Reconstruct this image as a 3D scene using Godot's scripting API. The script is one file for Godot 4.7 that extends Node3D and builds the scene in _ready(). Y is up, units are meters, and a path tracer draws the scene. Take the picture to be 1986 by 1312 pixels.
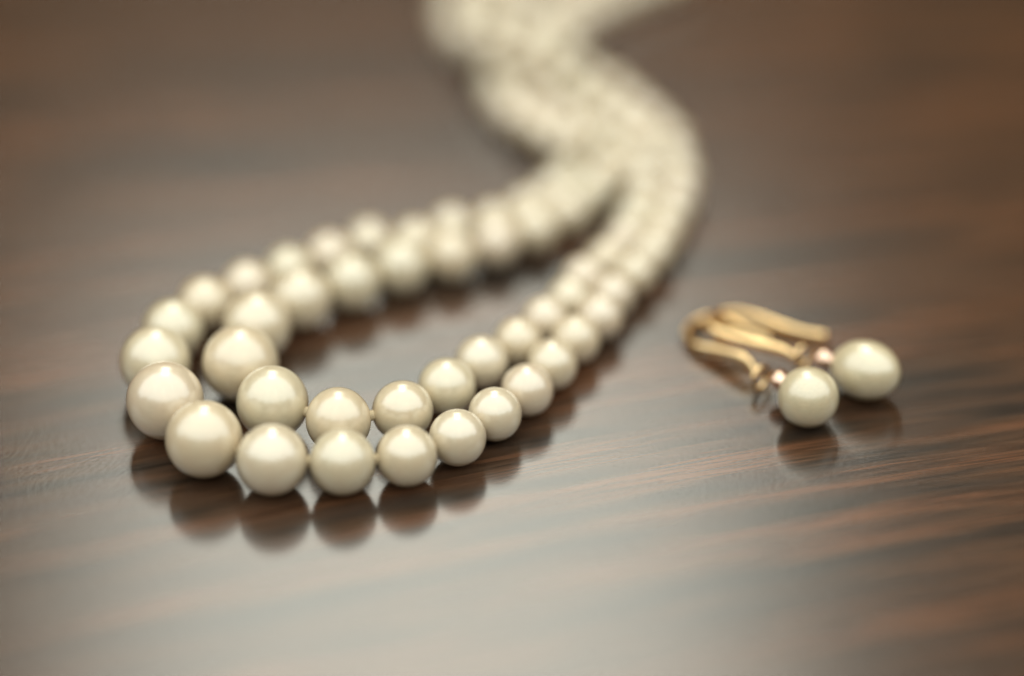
extends Node3D

# Necklace pearls in millimetres on the table: x, height of the centre, z, radius.
const OUTER := [
	Vector4(9.32, 2.15, -397.47, 2.15),
	Vector4(5.46, 2.17, -395.29, 2.17),
	Vector4(1.72, 2.18, -392.83, 2.18),
	Vector4(-1.31, 2.19, -389.50, 2.19),
	Vector4(-2.79, 2.20, -385.23, 2.20),
	Vector4(-2.43, 2.48, -380.73, 2.20),
	Vector4(-2.00, 4.52, -376.70, 2.20),
	Vector4(0.79, 6.34, -373.61, 2.21),
	Vector4(2.52, 6.34, -369.38, 2.22),
	Vector4(6.48, 4.68, -367.70, 2.24),
	Vector4(9.62, 2.27, -365.27, 2.27),
	Vector4(12.68, 2.29, -361.70, 2.29),
	Vector4(15.19, 2.30, -357.69, 2.30),
	Vector4(17.45, 2.31, -353.51, 2.31),
	Vector4(19.58, 2.31, -349.25, 2.31),
	Vector4(20.13, 2.32, -344.51, 2.32),
	Vector4(20.65, 2.32, -339.76, 2.32),
	Vector4(20.17, 2.33, -334.98, 2.33),
	Vector4(19.06, 2.34, -330.29, 2.34),
	Vector4(17.79, 2.38, -325.63, 2.35),
	Vector4(16.41, 2.77, -320.99, 2.36),
	Vector4(14.29, 2.82, -316.55, 2.41),
	Vector4(11.64, 2.51, -312.25, 2.51),
	Vector4(9.98, 2.71, -307.22, 2.63),
	Vector4(7.15, 2.81, -302.41, 2.78),
	Vector4(4.46, 2.90, -297.23, 2.88),
	Vector4(1.67, 2.93, -292.11, 2.92),
	Vector4(-1.85, 2.98, -287.35, 2.98),
	Vector4(-5.83, 3.14, -282.68, 3.13),
	Vector4(-11.16, 3.31, -279.04, 3.31),
	Vector4(-17.89, 3.60, -277.52, 3.57),
	Vector4(-25.32, 3.84, -277.59, 3.84),
	Vector4(-32.73, 4.28, -280.73, 4.19),
	Vector4(-37.48, 4.45, -287.81, 4.31),
	Vector4(-39.27, 4.09, -295.98, 4.03),
	Vector4(-38.03, 3.50, -303.40, 3.50),
	Vector4(-34.94, 3.17, -309.32, 3.17),
	Vector4(-30.48, 2.97, -313.57, 2.97),
	Vector4(-25.90, 2.87, -317.20, 2.86),
	Vector4(-21.37, 2.80, -320.61, 2.79),
	Vector4(-16.83, 2.74, -323.80, 2.74),
	Vector4(-11.38, 2.76, -323.90, 2.69),
	Vector4(-7.20, 2.68, -327.21, 2.62),
	Vector4(-2.19, 2.54, -328.51, 2.54),
	Vector4(1.59, 2.47, -331.82, 2.47),
	Vector4(4.55, 2.41, -335.71, 2.41),
	Vector4(6.87, 2.37, -339.90, 2.37),
	Vector4(7.97, 5.26, -343.46, 2.33),
	Vector4(5.36, 3.23, -346.75, 2.31),
	Vector4(2.73, 3.15, -350.57, 2.29),
	Vector4(0.15, 2.59, -354.49, 2.28),
	Vector4(-1.30, 2.28, -358.94, 2.28),
	Vector4(-2.01, 2.27, -363.58, 2.27),
	Vector4(-1.45, 2.27, -368.23, 2.27),
	Vector4(-0.96, 2.27, -372.88, 2.27),
	Vector4(1.87, 2.26, -376.59, 2.26),
	Vector4(3.20, 2.25, -381.05, 2.25),
	Vector4(5.78, 2.24, -384.90, 2.24),
	Vector4(8.69, 2.24, -388.49, 2.24),
	Vector4(11.81, 2.24, -391.84, 2.24),
	Vector4(15.08, 2.23, -395.02, 2.23),
	Vector4(18.36, 2.23, -398.21, 2.23),
	Vector4(21.79, 2.23, -401.25, 2.23),
	Vector4(9.05, 2.21, -402.63, 2.21),
	Vector4(4.98, 2.21, -400.73, 2.21),
	Vector4(1.14, 2.21, -398.38, 2.21)]
const INNER := [
	Vector4(-2.25, 2.21, -395.37, 2.21),
	Vector4(-5.08, 2.21, -391.81, 2.21),
	Vector4(-6.99, 2.21, -387.69, 2.21),
	Vector4(-7.88, 2.21, -383.22, 2.21),
	Vector4(-7.41, 2.22, -378.68, 2.22),
	Vector4(-6.11, 2.62, -374.31, 2.22),
	Vector4(-4.74, 4.47, -370.36, 2.21),
	Vector4(-2.77, 6.28, -366.66, 2.21),
	Vector4(0.82, 6.15, -363.84, 2.21),
	Vector4(4.54, 6.21, -361.18, 2.22),
	Vector4(7.80, 3.97, -358.84, 2.24),
	Vector4(10.61, 2.87, -355.32, 2.25),
	Vector4(13.32, 2.71, -351.54, 2.27),
	Vector4(15.47, 3.28, -347.42, 2.28),
	Vector4(15.85, 2.71, -342.80, 2.29),
	Vector4(16.28, 2.78, -338.21, 2.31),
	Vector4(15.69, 2.34, -333.60, 2.34),
	Vector4(14.51, 2.36, -329.03, 2.36),
	Vector4(13.16, 2.39, -324.46, 2.39),
	Vector4(11.03, 2.43, -320.13, 2.43),
	Vector4(8.29, 2.51, -316.00, 2.51),
	Vector4(6.55, 2.65, -311.19, 2.59),
	Vector4(3.70, 2.72, -306.70, 2.70),
	Vector4(0.65, 2.81, -301.94, 2.81),
	Vector4(-3.37, 3.03, -297.50, 3.01),
	Vector4(-7.12, 3.23, -292.30, 3.21),
	Vector4(-11.83, 3.35, -287.46, 3.35),
	Vector4(-18.67, 3.63, -285.24, 3.63),
	Vector4(-25.92, 4.12, -287.93, 4.07),
	Vector4(-29.87, 4.35, -295.28, 4.25),
	Vector4(-28.59, 3.93, -303.58, 3.91),
	Vector4(-24.08, 3.54, -309.78, 3.54),
	Vector4(-18.40, 3.31, -313.77, 3.31),
	Vector4(-12.87, 3.15, -317.47, 3.15),
	Vector4(-7.11, 2.99, -320.09, 2.99),
	Vector4(-1.92, 2.88, -323.12, 2.84),
	Vector4(2.74, 2.79, -326.52, 2.76),
	Vector4(6.59, 2.71, -330.58, 2.67),
	Vector4(9.52, 2.64, -335.14, 2.58),
	Vector4(11.75, 2.50, -339.87, 2.50),
	Vector4(11.53, 2.43, -344.95, 2.43),
	Vector4(9.22, 2.38, -349.34, 2.38),
	Vector4(6.45, 2.36, -353.36, 2.36),
	Vector4(3.77, 2.34, -357.38, 2.34),
	Vector4(2.27, 2.32, -361.87, 2.32),
	Vector4(2.79, 2.30, -366.48, 2.30),
	Vector4(3.36, 2.28, -371.16, 2.28),
	Vector4(6.06, 2.26, -374.83, 2.26),
	Vector4(7.33, 2.26, -379.19, 2.26),
	Vector4(9.85, 2.25, -382.95, 2.25),
	Vector4(12.70, 2.25, -386.45, 2.25),
	Vector4(15.79, 2.24, -389.73, 2.24),
	Vector4(19.02, 2.24, -392.87, 2.24),
	Vector4(22.25, 2.23, -395.99, 2.23)]
const BACK := 300.0            # millimetres from the camera's foot to the scene's origin

var rng := RandomNumberGenerator.new()
var pearl_mesh: SphereMesh
var gold: StandardMaterial3D
var rose_gold: StandardMaterial3D


func _ready() -> void:
	rng.seed = 41
	# --- camera -------------------------------------------------------------
	var cam := Camera3D.new()
	cam.name = "camera"
	cam.fov = 12.0
	cam.near = 0.02
	cam.far = 20.0
	cam.position = Vector3(0, 0.19943, 0.300)
	cam.rotation_degrees = Vector3(-33.0, 0, 0)
	add_child(cam)
	cam.current = true
	var lens := CameraAttributesPhysical.new()
	lens.frustum_focal_length = 100.0
	lens.frustum_focus_distance = 0.3455
	lens.exposure_aperture = 2.9

	# --- surroundings and exposure -------------------------------------------
	var env := Environment.new()
	env.background_mode = Environment.BG_COLOR
	env.background_color = Color(0.17, 0.083, 0.025).linear_to_srgb()
	env.tonemap_mode = Environment.TONE_MAPPER_LINEAR
	env.tonemap_exposure = 1.0
	env.sdfgi_enabled = true
	env.ssao_enabled = true
	env.ssil_enabled = true
	var we := WorldEnvironment.new()
	we.name = "surroundings"
	we.environment = env
	we.camera_attributes = lens
	add_child(we)

	# --- light: a tall window beyond the table, pale ceiling light overhead ---
	lamp("window_light", from_dir(-2.5, 50.5, 1.3), Vector2(0.34, 0.86), 2.0, Color(0.955, 0.975, 0.86))
	# the ceiling light narrows to both sides: each bay is (left, right, far, near) in metres
	for bay in [Vector4(-0.7, 0.7, -0.55, 1.50), Vector4(-1.45, -0.7, -0.50, 1.22), Vector4(0.7, 1.45, -0.50, 1.22), Vector4(-3.2, -1.45, -0.40, 0.74), Vector4(1.45, 3.2, -0.40, 0.74)]:
		lamp("overhead_light", Vector3((bay.x + bay.y) * 0.5, 0.85, (bay.z + bay.w) * 0.5), Vector2(bay.y - bay.x, bay.w - bay.z), 0.83, Color(0.815, 0.925, 0.97))

	# --- table ----------------------------------------------------------------
	build_table()

	# --- things ---------------------------------------------------------------
	pearl_mesh = SphereMesh.new()
	pearl_mesh.radius = 1.0
	pearl_mesh.height = 2.0
	pearl_mesh.radial_segments = 56
	pearl_mesh.rings = 28
	gold = metal(Color(0.80, 0.56, 0.28), 0.17)
	rose_gold = metal(Color(0.80, 0.54, 0.38), 0.2)
	build_necklace()
	build_earrings()


# ---------------------------------------------------------------- helpers
func from_dir(azimuth: float, elevation: float, distance: float) -> Vector3:
	var a := deg_to_rad(azimuth)
	var e := deg_to_rad(elevation)
	return Vector3(sin(a) * cos(e), sin(e), -cos(a) * cos(e)) * distance


func lamp(called: String, at: Vector3, size: Vector2, energy: float, tint: Color) -> void:
	var l := AreaLight3D.new()
	l.name = called
	l.area_size = size
	l.area_normalize_energy = false
	l.light_energy = energy
	l.light_color = tint.linear_to_srgb()
	l.shadow_enabled = true
	l.position = at
	add_child(l, true)
	l.look_at_from_position(at, Vector3.ZERO if called == "window_light" else Vector3(at.x, 0, at.z), Vector3.UP if called == "window_light" else Vector3.FORWARD)


func put(called: String, mesh: Mesh, m: Material, parent: Node) -> MeshInstance3D:
	var o := MeshInstance3D.new()
	o.name = called
	o.mesh = mesh
	o.material_override = m
	parent.add_child(o, true)
	return o


func numbered(called: String, n: int) -> String:
	return called if n == 0 else "%s_%03d" % [called, n]


func mm(v: Vector3) -> Vector3:
	return Vector3(v.x, v.y, v.z + BACK) * 0.001


func metal(c: Color, rough: float) -> StandardMaterial3D:
	var m := StandardMaterial3D.new()
	m.albedo_color = c.linear_to_srgb()
	m.metallic = 1.0
	m.roughness = rough
	return m


func pearl_material(c: Color, rough: float) -> StandardMaterial3D:
	var m := StandardMaterial3D.new()
	m.albedo_color = c.linear_to_srgb()
	m.metallic = 0.10
	m.albedo_texture = nacre()
	m.uv1_triplanar = true
	m.uv1_scale = Vector3(0.45, 0.45, 0.45)
	m.metallic_specular = 0.75
	m.roughness = rough
	m.clearcoat_enabled = true
	m.clearcoat = 1.0
	m.clearcoat_roughness = 0.2
	return m


# A tube of oval section along a smooth curve through the points (metres); each point has its own half width and half height.
func tube(pts: Array, half: Array, steps: int, sides := 14) -> ArrayMesh:
	var c: Array[Vector3] = []
	var h: Array[Vector2] = []
	for i in pts.size() - 1:
		var p0: Vector3 = pts[maxi(i - 1, 0)]
		var p1: Vector3 = pts[i]
		var p2: Vector3 = pts[i + 1]
		var p3: Vector3 = pts[mini(i + 2, pts.size() - 1)]
		for k in steps:
			var u := float(k) / steps
			c.append(p1.cubic_interpolate(p2, p0, p3, u))
			h.append((half[i] as Vector2).lerp(half[i + 1], u))
	c.append(pts[-1])
	h.append(half[-1])
	var st := SurfaceTool.new()
	st.begin(Mesh.PRIMITIVE_TRIANGLES)
	var n := c.size()
	for i in n:
		var t := (c[mini(i + 1, n - 1)] - c[maxi(i - 1, 0)]).normalized()
		var side := t.cross(Vector3.UP).normalized()
		var up := side.cross(t).normalized()
		for k in sides:
			var a := TAU * k / sides
			st.set_smooth_group(0)
			st.set_normal((side * cos(a) / h[i].x + up * sin(a) / h[i].y).normalized())
			st.add_vertex(c[i] + side * cos(a) * h[i].x + up * sin(a) * h[i].y)
	for i in n - 1:
		for k in sides:
			var a := i * sides + k
			var b := i * sides + (k + 1) % sides
			for q in [a, b, a + sides, b, b + sides, a + sides]:
				st.add_index(q)
	for e in 2:   # rounded ends
		var i := 0 if e == 0 else n - 1
		var t := (c[1] - c[0]).normalized() * -1.0 if e == 0 else (c[n - 1] - c[n - 2]).normalized()
		st.set_normal(t)
		st.add_vertex(c[i] + t * h[i].x * 0.7)
		for k in sides:
			var a := i * sides + k
			var b := i * sides + (k + 1) % sides
			for q in ([n * sides + e, b, a] if e == 0 else [n * sides + e, a, b]):
				st.add_index(q)
	return st.commit()


# ---------------------------------------------------------------- the table
# Distance across the grain (metres): the veneer's figure runs level at the far side and swings round towards the viewer.
func across(x: float, z: float) -> float:
	var near := smoothstep(-0.10, 0.075, z)
	return z + x * (0.02 + 0.30 * near) + 0.004 * sin(x * 21.0 + z * 9.0)


func build_table() -> void:
	var x0 := -0.8
	var x1 := 0.8
	var z0 := -0.75
	var z1 := 0.25
	var thick := 0.03
	var bevel := 0.002
	var st := SurfaceTool.new()
	st.begin(Mesh.PRIMITIVE_TRIANGLES)
	var nx := 160
	var nz := 160
	for j in nz + 1:
		for i in nx + 1:
			var x := lerpf(x0 + bevel, x1 - bevel, float(i) / nx)
			var z := lerpf(z0 + bevel, z1 - bevel, float(j) / nz)
			var v := across(x, z)
			st.set_normal(Vector3.UP)
			st.set_uv(Vector2(x, v))
			st.set_uv2(Vector2(x, v))
			st.add_vertex(Vector3(x, 0, z))
	for j in nz:
		for i in nx:
			var a := j * (nx + 1) + i
			for q in [a, a + 1, a + nx + 1, a + 1, a + nx + 2, a + nx + 1]:
				st.add_index(q)
	# bevelled edge, sides and underside
	var count := (nx + 1) * (nz + 1)
	var ring := [Vector2(bevel, 0.0), Vector2(0.0, -bevel), Vector2(0.0, -thick)]
	var corner := [Vector2(x0, z0), Vector2(x1, z0), Vector2(x1, z1), Vector2(x0, z1)]
	var inward := [Vector2(1, 1), Vector2(-1, 1), Vector2(-1, -1), Vector2(1, -1)]
	for e in 4:
		var f := (e + 1) % 4
		var mid: Vector2 = (corner[e] + corner[f]) * 0.5 - Vector2((x0 + x1) * 0.5, (z0 + z1) * 0.5)
		var out := Vector3(signf(mid.x) if absf(mid.x) > 0.01 else 0.0, 0, signf(mid.y) if absf(mid.y) > 0.01 else 0.0)
		for b in 2:
			var quad: Array[Vector3] = []
			for w in [b, b + 1]:
				for g in [e, f]:
					var p: Vector2 = corner[g] + inward[g] * ring[w].x
					quad.append(Vector3(p.x, ring[w].y, p.y))
			for q in quad:
				st.set_normal((out + (Vector3.UP if b == 0 else Vector3.ZERO)).normalized())
				st.set_uv(Vector2(q.x + q.y, across(q.x, q.z) + q.y))
				st.set_uv2(Vector2(q.x + q.y, across(q.x, q.z) + q.y))
				st.add_vertex(q)
			for q in [0, 2, 1, 1, 2, 3]:
				st.add_index(count + q)
			count += 4
	for e in 4:
		st.set_normal(Vector3.DOWN)
		st.set_uv(corner[e])
		st.set_uv2(corner[e])
		st.add_vertex(Vector3(corner[e].x, -thick, corner[e].y))
	for q in [0, 2, 1, 0, 3, 2]:
		st.add_index(count + q)
	st.generate_tangents()

	var m := StandardMaterial3D.new()
	m.uv1_scale = Vector3(1.0 / 0.32, 1.0 / 0.16, 1)
	m.uv2_scale = Vector3(1.0 / 0.60, 1.0 / 0.40, 1)
	m.albedo_texture = streaks()
	m.detail_enabled = true
	m.detail_blend_mode = BaseMaterial3D.BLEND_MODE_MUL
	m.detail_uv_layer = BaseMaterial3D.DETAIL_UV_2
	m.detail_albedo = bands()
	m.roughness = 0.195
	m.metallic_specular = 0.63
	m.heightmap_enabled = true
	m.heightmap_scale = 0.0006
	m.heightmap_texture = orange_peel()
	var top := Node3D.new()
	top.name = "table"
	top.set_meta("label", "dark brown striped wood table with a satin lacquered top")
	top.set_meta("category", "table")
	add_child(top)
	put("tabletop", st.commit(), m, top)


func noise(seed_: int, frequency: float, octaves := 3) -> FastNoiseLite:
	var n := FastNoiseLite.new()
	n.seed = seed_
	n.noise_type = FastNoiseLite.TYPE_SIMPLEX_SMOOTH
	n.frequency = frequency
	n.fractal_octaves = octaves
	return n


# Seamless value of a noise at (u, v) in 0..1 by blending over the last part of the tile.
func tiled(n: FastNoiseLite, u: float, v: float, su: float, sv: float) -> float:
	var a := clampf((u - 0.85) / 0.15, 0, 1)
	var b := clampf((v - 0.85) / 0.15, 0, 1)
	var x := u * su
	var y := v * sv
	var r := n.get_noise_2d(x, y)
	if a > 0:
		r = lerpf(r, n.get_noise_2d(x - su, y), a)
	if b > 0:
		var r2 := n.get_noise_2d(x, y - sv)
		if a > 0:
			r2 = lerpf(r2, n.get_noise_2d(x - su, y - sv), a)
		r = lerpf(r, r2, b)
	return r


# Fine streaks of the wood: 320 mm along the grain, 160 mm across.
func streaks() -> ImageTexture:
	var w := 160
	var h := 1600
	var im := Image.create(w, h, false, Image.FORMAT_RGB8)
	var n1 := noise(3, 1.0, 3)
	var n2 := noise(11, 1.0, 2)
	var n3 := noise(23, 1.0, 2)
	for j in h:
		for i in w:
			var u := (i + 0.5) / w
			var v := (j + 0.5) / h
			var a := tiled(n1, u, v, 6.0, 62.0)      # about 2.5 mm
			var b := tiled(n2, u, v, 22.0, 250.0)    # under a millimetre
			var d := tiled(n3, u, v, 34.0, 320.0)    # short dark pores
			var t := clampf((0.62 + 0.36 * a + 0.50 * b) * 1.15, 0.1, 0.9)
			var pore := smoothstep(0.28, 0.55, d)
			t *= 1.0 - 0.55 * pore
			var c := Color(t, t * lerpf(1.0, 0.93, t), t * lerpf(1.0, 0.88, t))
			im.set_pixel(i, j, c.linear_to_srgb())
	return ImageTexture.create_from_image(im)


# Broad bands of the veneer: near-black brown, grey brown and red brown; 600 mm along, 400 mm across.
func bands() -> ImageTexture:
	var w := 128
	var h := 1024
	var im := Image.create(w, h, false, Image.FORMAT_RGB8)
	var n1 := noise(71, 1.0, 3)
	var n2 := noise(87, 1.0, 3)
	var dark := Color(0.024, 0.0180, 0.0135)
	var grey := Color(0.062, 0.033, 0.018)
	var red := Color(0.112, 0.047, 0.021)
	for j in h:
		for i in w:
			var u := (i + 0.5) / w
			var v := (j + 0.5) / h
			var a := tiled(n1, u, v, 6.0, 50.0) * 0.6 + tiled(n2, u, v, 20.0, 110.0) * 0.35
			var t := clampf(0.5 + a * 0.95, 0, 1)
			var c := dark.lerp(grey, smoothstep(0.15, 0.45, t)).lerp(red, smoothstep(0.38, 0.85, t))
			im.set_pixel(i, j, c.linear_to_srgb())
	return ImageTexture.create_from_image(im)


func orange_peel() -> NoiseTexture2D:
	var t := NoiseTexture2D.new()
	t.width = 1600
	t.height = 1024
	t.seamless = true
	t.noise = noise(5, 0.30, 2)
	return t


# ---------------------------------------------------------------- the necklace
func build_necklace() -> void:
	var root := Node3D.new()
	root.name = "pearl_necklace"
	root.set_meta("label", "double strand necklace of cream pearls curled on the table beside the earrings")
	root.set_meta("category", "necklace")
	add_child(root)
	var skins: Array[StandardMaterial3D] = []
	var tints := [Color(0.60, 0.485, 0.31), Color(0.605, 0.48, 0.318), Color(0.585, 0.486, 0.31), Color(0.61, 0.50, 0.332), Color(0.595, 0.472, 0.295)]
	for k in tints.size():
		skins.append(pearl_material(tints[k], [0.26, 0.29, 0.32, 0.27, 0.34][k]))
	var silk := StandardMaterial3D.new()
	silk.albedo_color = Color(0.50, 0.39, 0.23).linear_to_srgb()
	silk.roughness = 0.9
	for s in 2:
		var list: Array = OUTER if s == 0 else INNER
		var pts := []
		var half := []
		for i in list.size():
			var p: Vector4 = list[i]
			pts.append(mm(Vector3(p.x, p.y, p.z)))
			half.append(Vector2(0.00028, 0.00028))
			if i + 1 < list.size():
				var q: Vector4 = list[i + 1]
				var share := p.w / (p.w + q.w)
				var k := Vector3(p.x, p.y, p.z).lerp(Vector3(q.x, q.y, q.z), share)
				pts.append(mm(k))
				half.append(Vector2(0.0006, 0.0006))   # the knot between two pearls
		var strand := put(numbered("strand", s), tube(pts, half, 3, 8), silk, root)
		for i in list.size():
			var p: Vector4 = list[i]
			var o := put(numbered("pearl", i), pearl_mesh, skins[rng.randi() % skins.size()], strand)
			o.position = mm(Vector3(p.x, p.y, p.z))
			var r := p.w * 0.001
			o.scale = Vector3(r * rng.randf_range(0.965, 1.0), r, r * rng.randf_range(0.965, 1.0))
			o.rotation.y = rng.randf() * TAU


# ---------------------------------------------------------------- the earrings
func build_earrings() -> void:
	earring("gold hook earring with the smaller round pearl, nearest the viewer",
		[Vector3(27.13, 1.00, -297.97), Vector3(26.69, 1.60, -298.73), Vector3(25.92, 2.00, -299.48), Vector3(24.89, 1.90, -300.46), Vector3(23.25, 1.50, -301.92), Vector3(21.59, 1.10, -303.16), Vector3(20.39, 0.80, -304.47), Vector3(19.76, 0.70, -306.01), Vector3(19.95, 0.70, -307.52), Vector3(20.77, 0.70, -308.82), Vector3(22.23, 0.70, -309.80), Vector3(23.71, 0.70, -309.80), Vector3(25.40, 0.70, -308.50), Vector3(27.06, 0.70, -306.87), Vector3(29.02, 0.70, -305.48)],
		Vector3(27.46, 1.60, -296.59), Vector3(29.46, 2.50, -294.59), Vector3(32.26, 3.33, -290.13), Vector3(3.33, 3.33, 3.36), 0)
	earring("gold hook earring with the larger oval pearl, behind the round pearl one",
		[Vector3(32.06, 1.00, -300.26), Vector3(31.51, 1.70, -300.24), Vector3(30.66, 2.10, -300.68), Vector3(29.55, 2.10, -301.42), Vector3(27.60, 2.00, -302.42), Vector3(25.34, 2.10, -303.33), Vector3(23.36, 2.20, -304.45), Vector3(22.45, 2.20, -305.85), Vector3(22.54, 2.10, -307.51), Vector3(23.45, 1.80, -308.96), Vector3(25.16, 1.40, -309.91), Vector3(26.94, 1.10, -309.94), Vector3(29.24, 0.90, -308.84), Vector3(31.49, 0.80, -307.48), Vector3(33.78, 0.70, -306.66), Vector3(35.50, 0.70, -306.23)],
		Vector3(32.46, 1.60, -300.75), Vector3(34.70, 2.50, -298.93), Vector3(38.98, 3.32, -295.51), Vector3(3.35, 3.28, 4.1), 1)


func earring(label: String, wire: Array, ring_at: Vector3, bead_at: Vector3, pearl_at: Vector3, radii: Vector3, n: int) -> void:
	var base := mm(Vector3(pearl_at.x, 0, pearl_at.z))
	var root := Node3D.new()
	root.name = numbered("pearl_earring", n)
	root.position = base
	root.set_meta("label", label)
	root.set_meta("category", "earring")
	root.set_meta("group", "pair of pearl hook earrings")
	add_child(root)
	var axis := (pearl_at - bead_at).normalized()
	# the hook, a flattened gold wire
	var pts := []
	var half := []
	for i in wire.size():
		pts.append(mm(wire[i]) - base)
		var w := 0.62 if i > 1 else 0.45
		if i > wire.size() - 3:
			w = 0.5
		half.append(Vector2(w * 0.00085, w * 0.00130))
	put("hook", tube(pts, half, 8, 20), gold, root)
	# the jump ring, standing
	var torus := TorusMesh.new()
	torus.inner_radius = 0.00106
	torus.outer_radius = 0.00158
	torus.rings = 40
	torus.ring_segments = 14
	var ring := put("jump_ring", torus, gold, root)
	ring.position = mm(ring_at) - base
	ring.basis = Basis(Quaternion(Vector3.UP, (Vector3(0.75, 0.08, 0.66)).normalized()))
	# the bead with its collar and the cap on the pearl
	var profile := [Vector2(0.0, -1.25), Vector2(0.45, -1.2), Vector2(0.86, -0.82), Vector2(1.06, -0.3), Vector2(1.08, 0.1), Vector2(0.98, 0.55), Vector2(0.72, 0.9), Vector2(0.5, 1.15), Vector2(0.5, 1.6), Vector2(0.0, 1.6)]
	var bead := put("bead", lathe(profile), rose_gold, root)
	bead.position = mm(bead_at) - base
	bead.basis = Basis(Quaternion(Vector3.UP, axis)) * Basis.from_scale(Vector3(1.08, 1.05, 1.08))
	var cap := put("pearl_cap", lathe([Vector2(0.0, -0.32), Vector2(0.5, -0.3), Vector2(0.95, -0.1), Vector2(1.25, 0.28), Vector2(1.2, 0.34), Vector2(0.0, 0.1)]), rose_gold, root)
	cap.position = mm(pearl_at - axis * (radii.z * 0.985)) - base
	cap.basis = Basis(Quaternion(Vector3.UP, axis))
	var skin := pearl_material(Color(0.57, 0.47, 0.285), 0.34)
	skin.heightmap_enabled = true
	skin.heightmap_scale = 0.0008
	skin.uv1_scale = Vector3(1.0, 1.0, 1.0)
	skin.heightmap_texture = pits()
	var ball := put("pearl", pearl_mesh, skin, root)
	ball.position = mm(pearl_at) - base
	ball.basis = Basis(Quaternion(Vector3.BACK, axis)) * Basis.from_scale(radii * 0.001)


var pit_texture: ImageTexture
var nacre_texture: ImageTexture

# The faint pink and green overtones of nacre.
func nacre() -> ImageTexture:
	if nacre_texture:
		return nacre_texture
	var s := 96
	var im := Image.create(s, s, false, Image.FORMAT_RGB8)
	var tone := noise(31, 1.0, 3)
	var hue := noise(37, 1.0, 2)
	for j in s:
		for i in s:
			var u := (i + 0.5) / s
			var v := (j + 0.5) / s
			var t := 0.94 + 0.09 * tiled(tone, u, v, 4.0, 9.0)
			var k := 0.03 * tiled(hue, u, v, 3.0, 3.0)
			im.set_pixel(i, j, Color(minf(t + k, 1.0), minf(t - k * 0.4, 1.0), minf(t - k, 1.0)).linear_to_srgb())
	nacre_texture = ImageTexture.create_from_image(im)
	return nacre_texture


# Nacre of a freshwater pearl: faint waviness and a few shallow pits.
func pits() -> ImageTexture:
	if pit_texture:
		return pit_texture
	var s := 256
	var im := Image.create(s, s, false, Image.FORMAT_L8)
	var wave := noise(9, 1.0, 3)
	var dots := noise(19, 1.0, 1)
	for j in s:
		for i in s:
			var u := (i + 0.5) / s
			var v := (j + 0.5) / s
			var t := 0.7 + 0.25 * tiled(wave, u, v, 5.0, 5.0) - 0.5 * smoothstep(0.62, 0.85, tiled(dots, u, v, 26.0, 26.0))
			im.set_pixel(i, j, Color(t, t, t))
	pit_texture = ImageTexture.create_from_image(im)
	return pit_texture


# A turned shape about y; the profile runs from the bottom up, in millimetres.
func lathe(profile: Array, sides := 28) -> ArrayMesh:
	var st := SurfaceTool.new()
	st.begin(Mesh.PRIMITIVE_TRIANGLES)
	for i in profile.size():
		for k in sides:
			var a := TAU * k / sides
			var p: Vector2 = profile[i]
			st.add_vertex(Vector3(cos(a) * p.x, p.y, sin(a) * p.x) * 0.001)
	for i in profile.size() - 1:
		for k in sides:
			var a := i * sides + k
			var b := i * sides + (k + 1) % sides
			for q in [a, a + sides, b, b, a + sides, b + sides]:
				st.add_index(q)
	st.generate_normals()
	return st.commit()
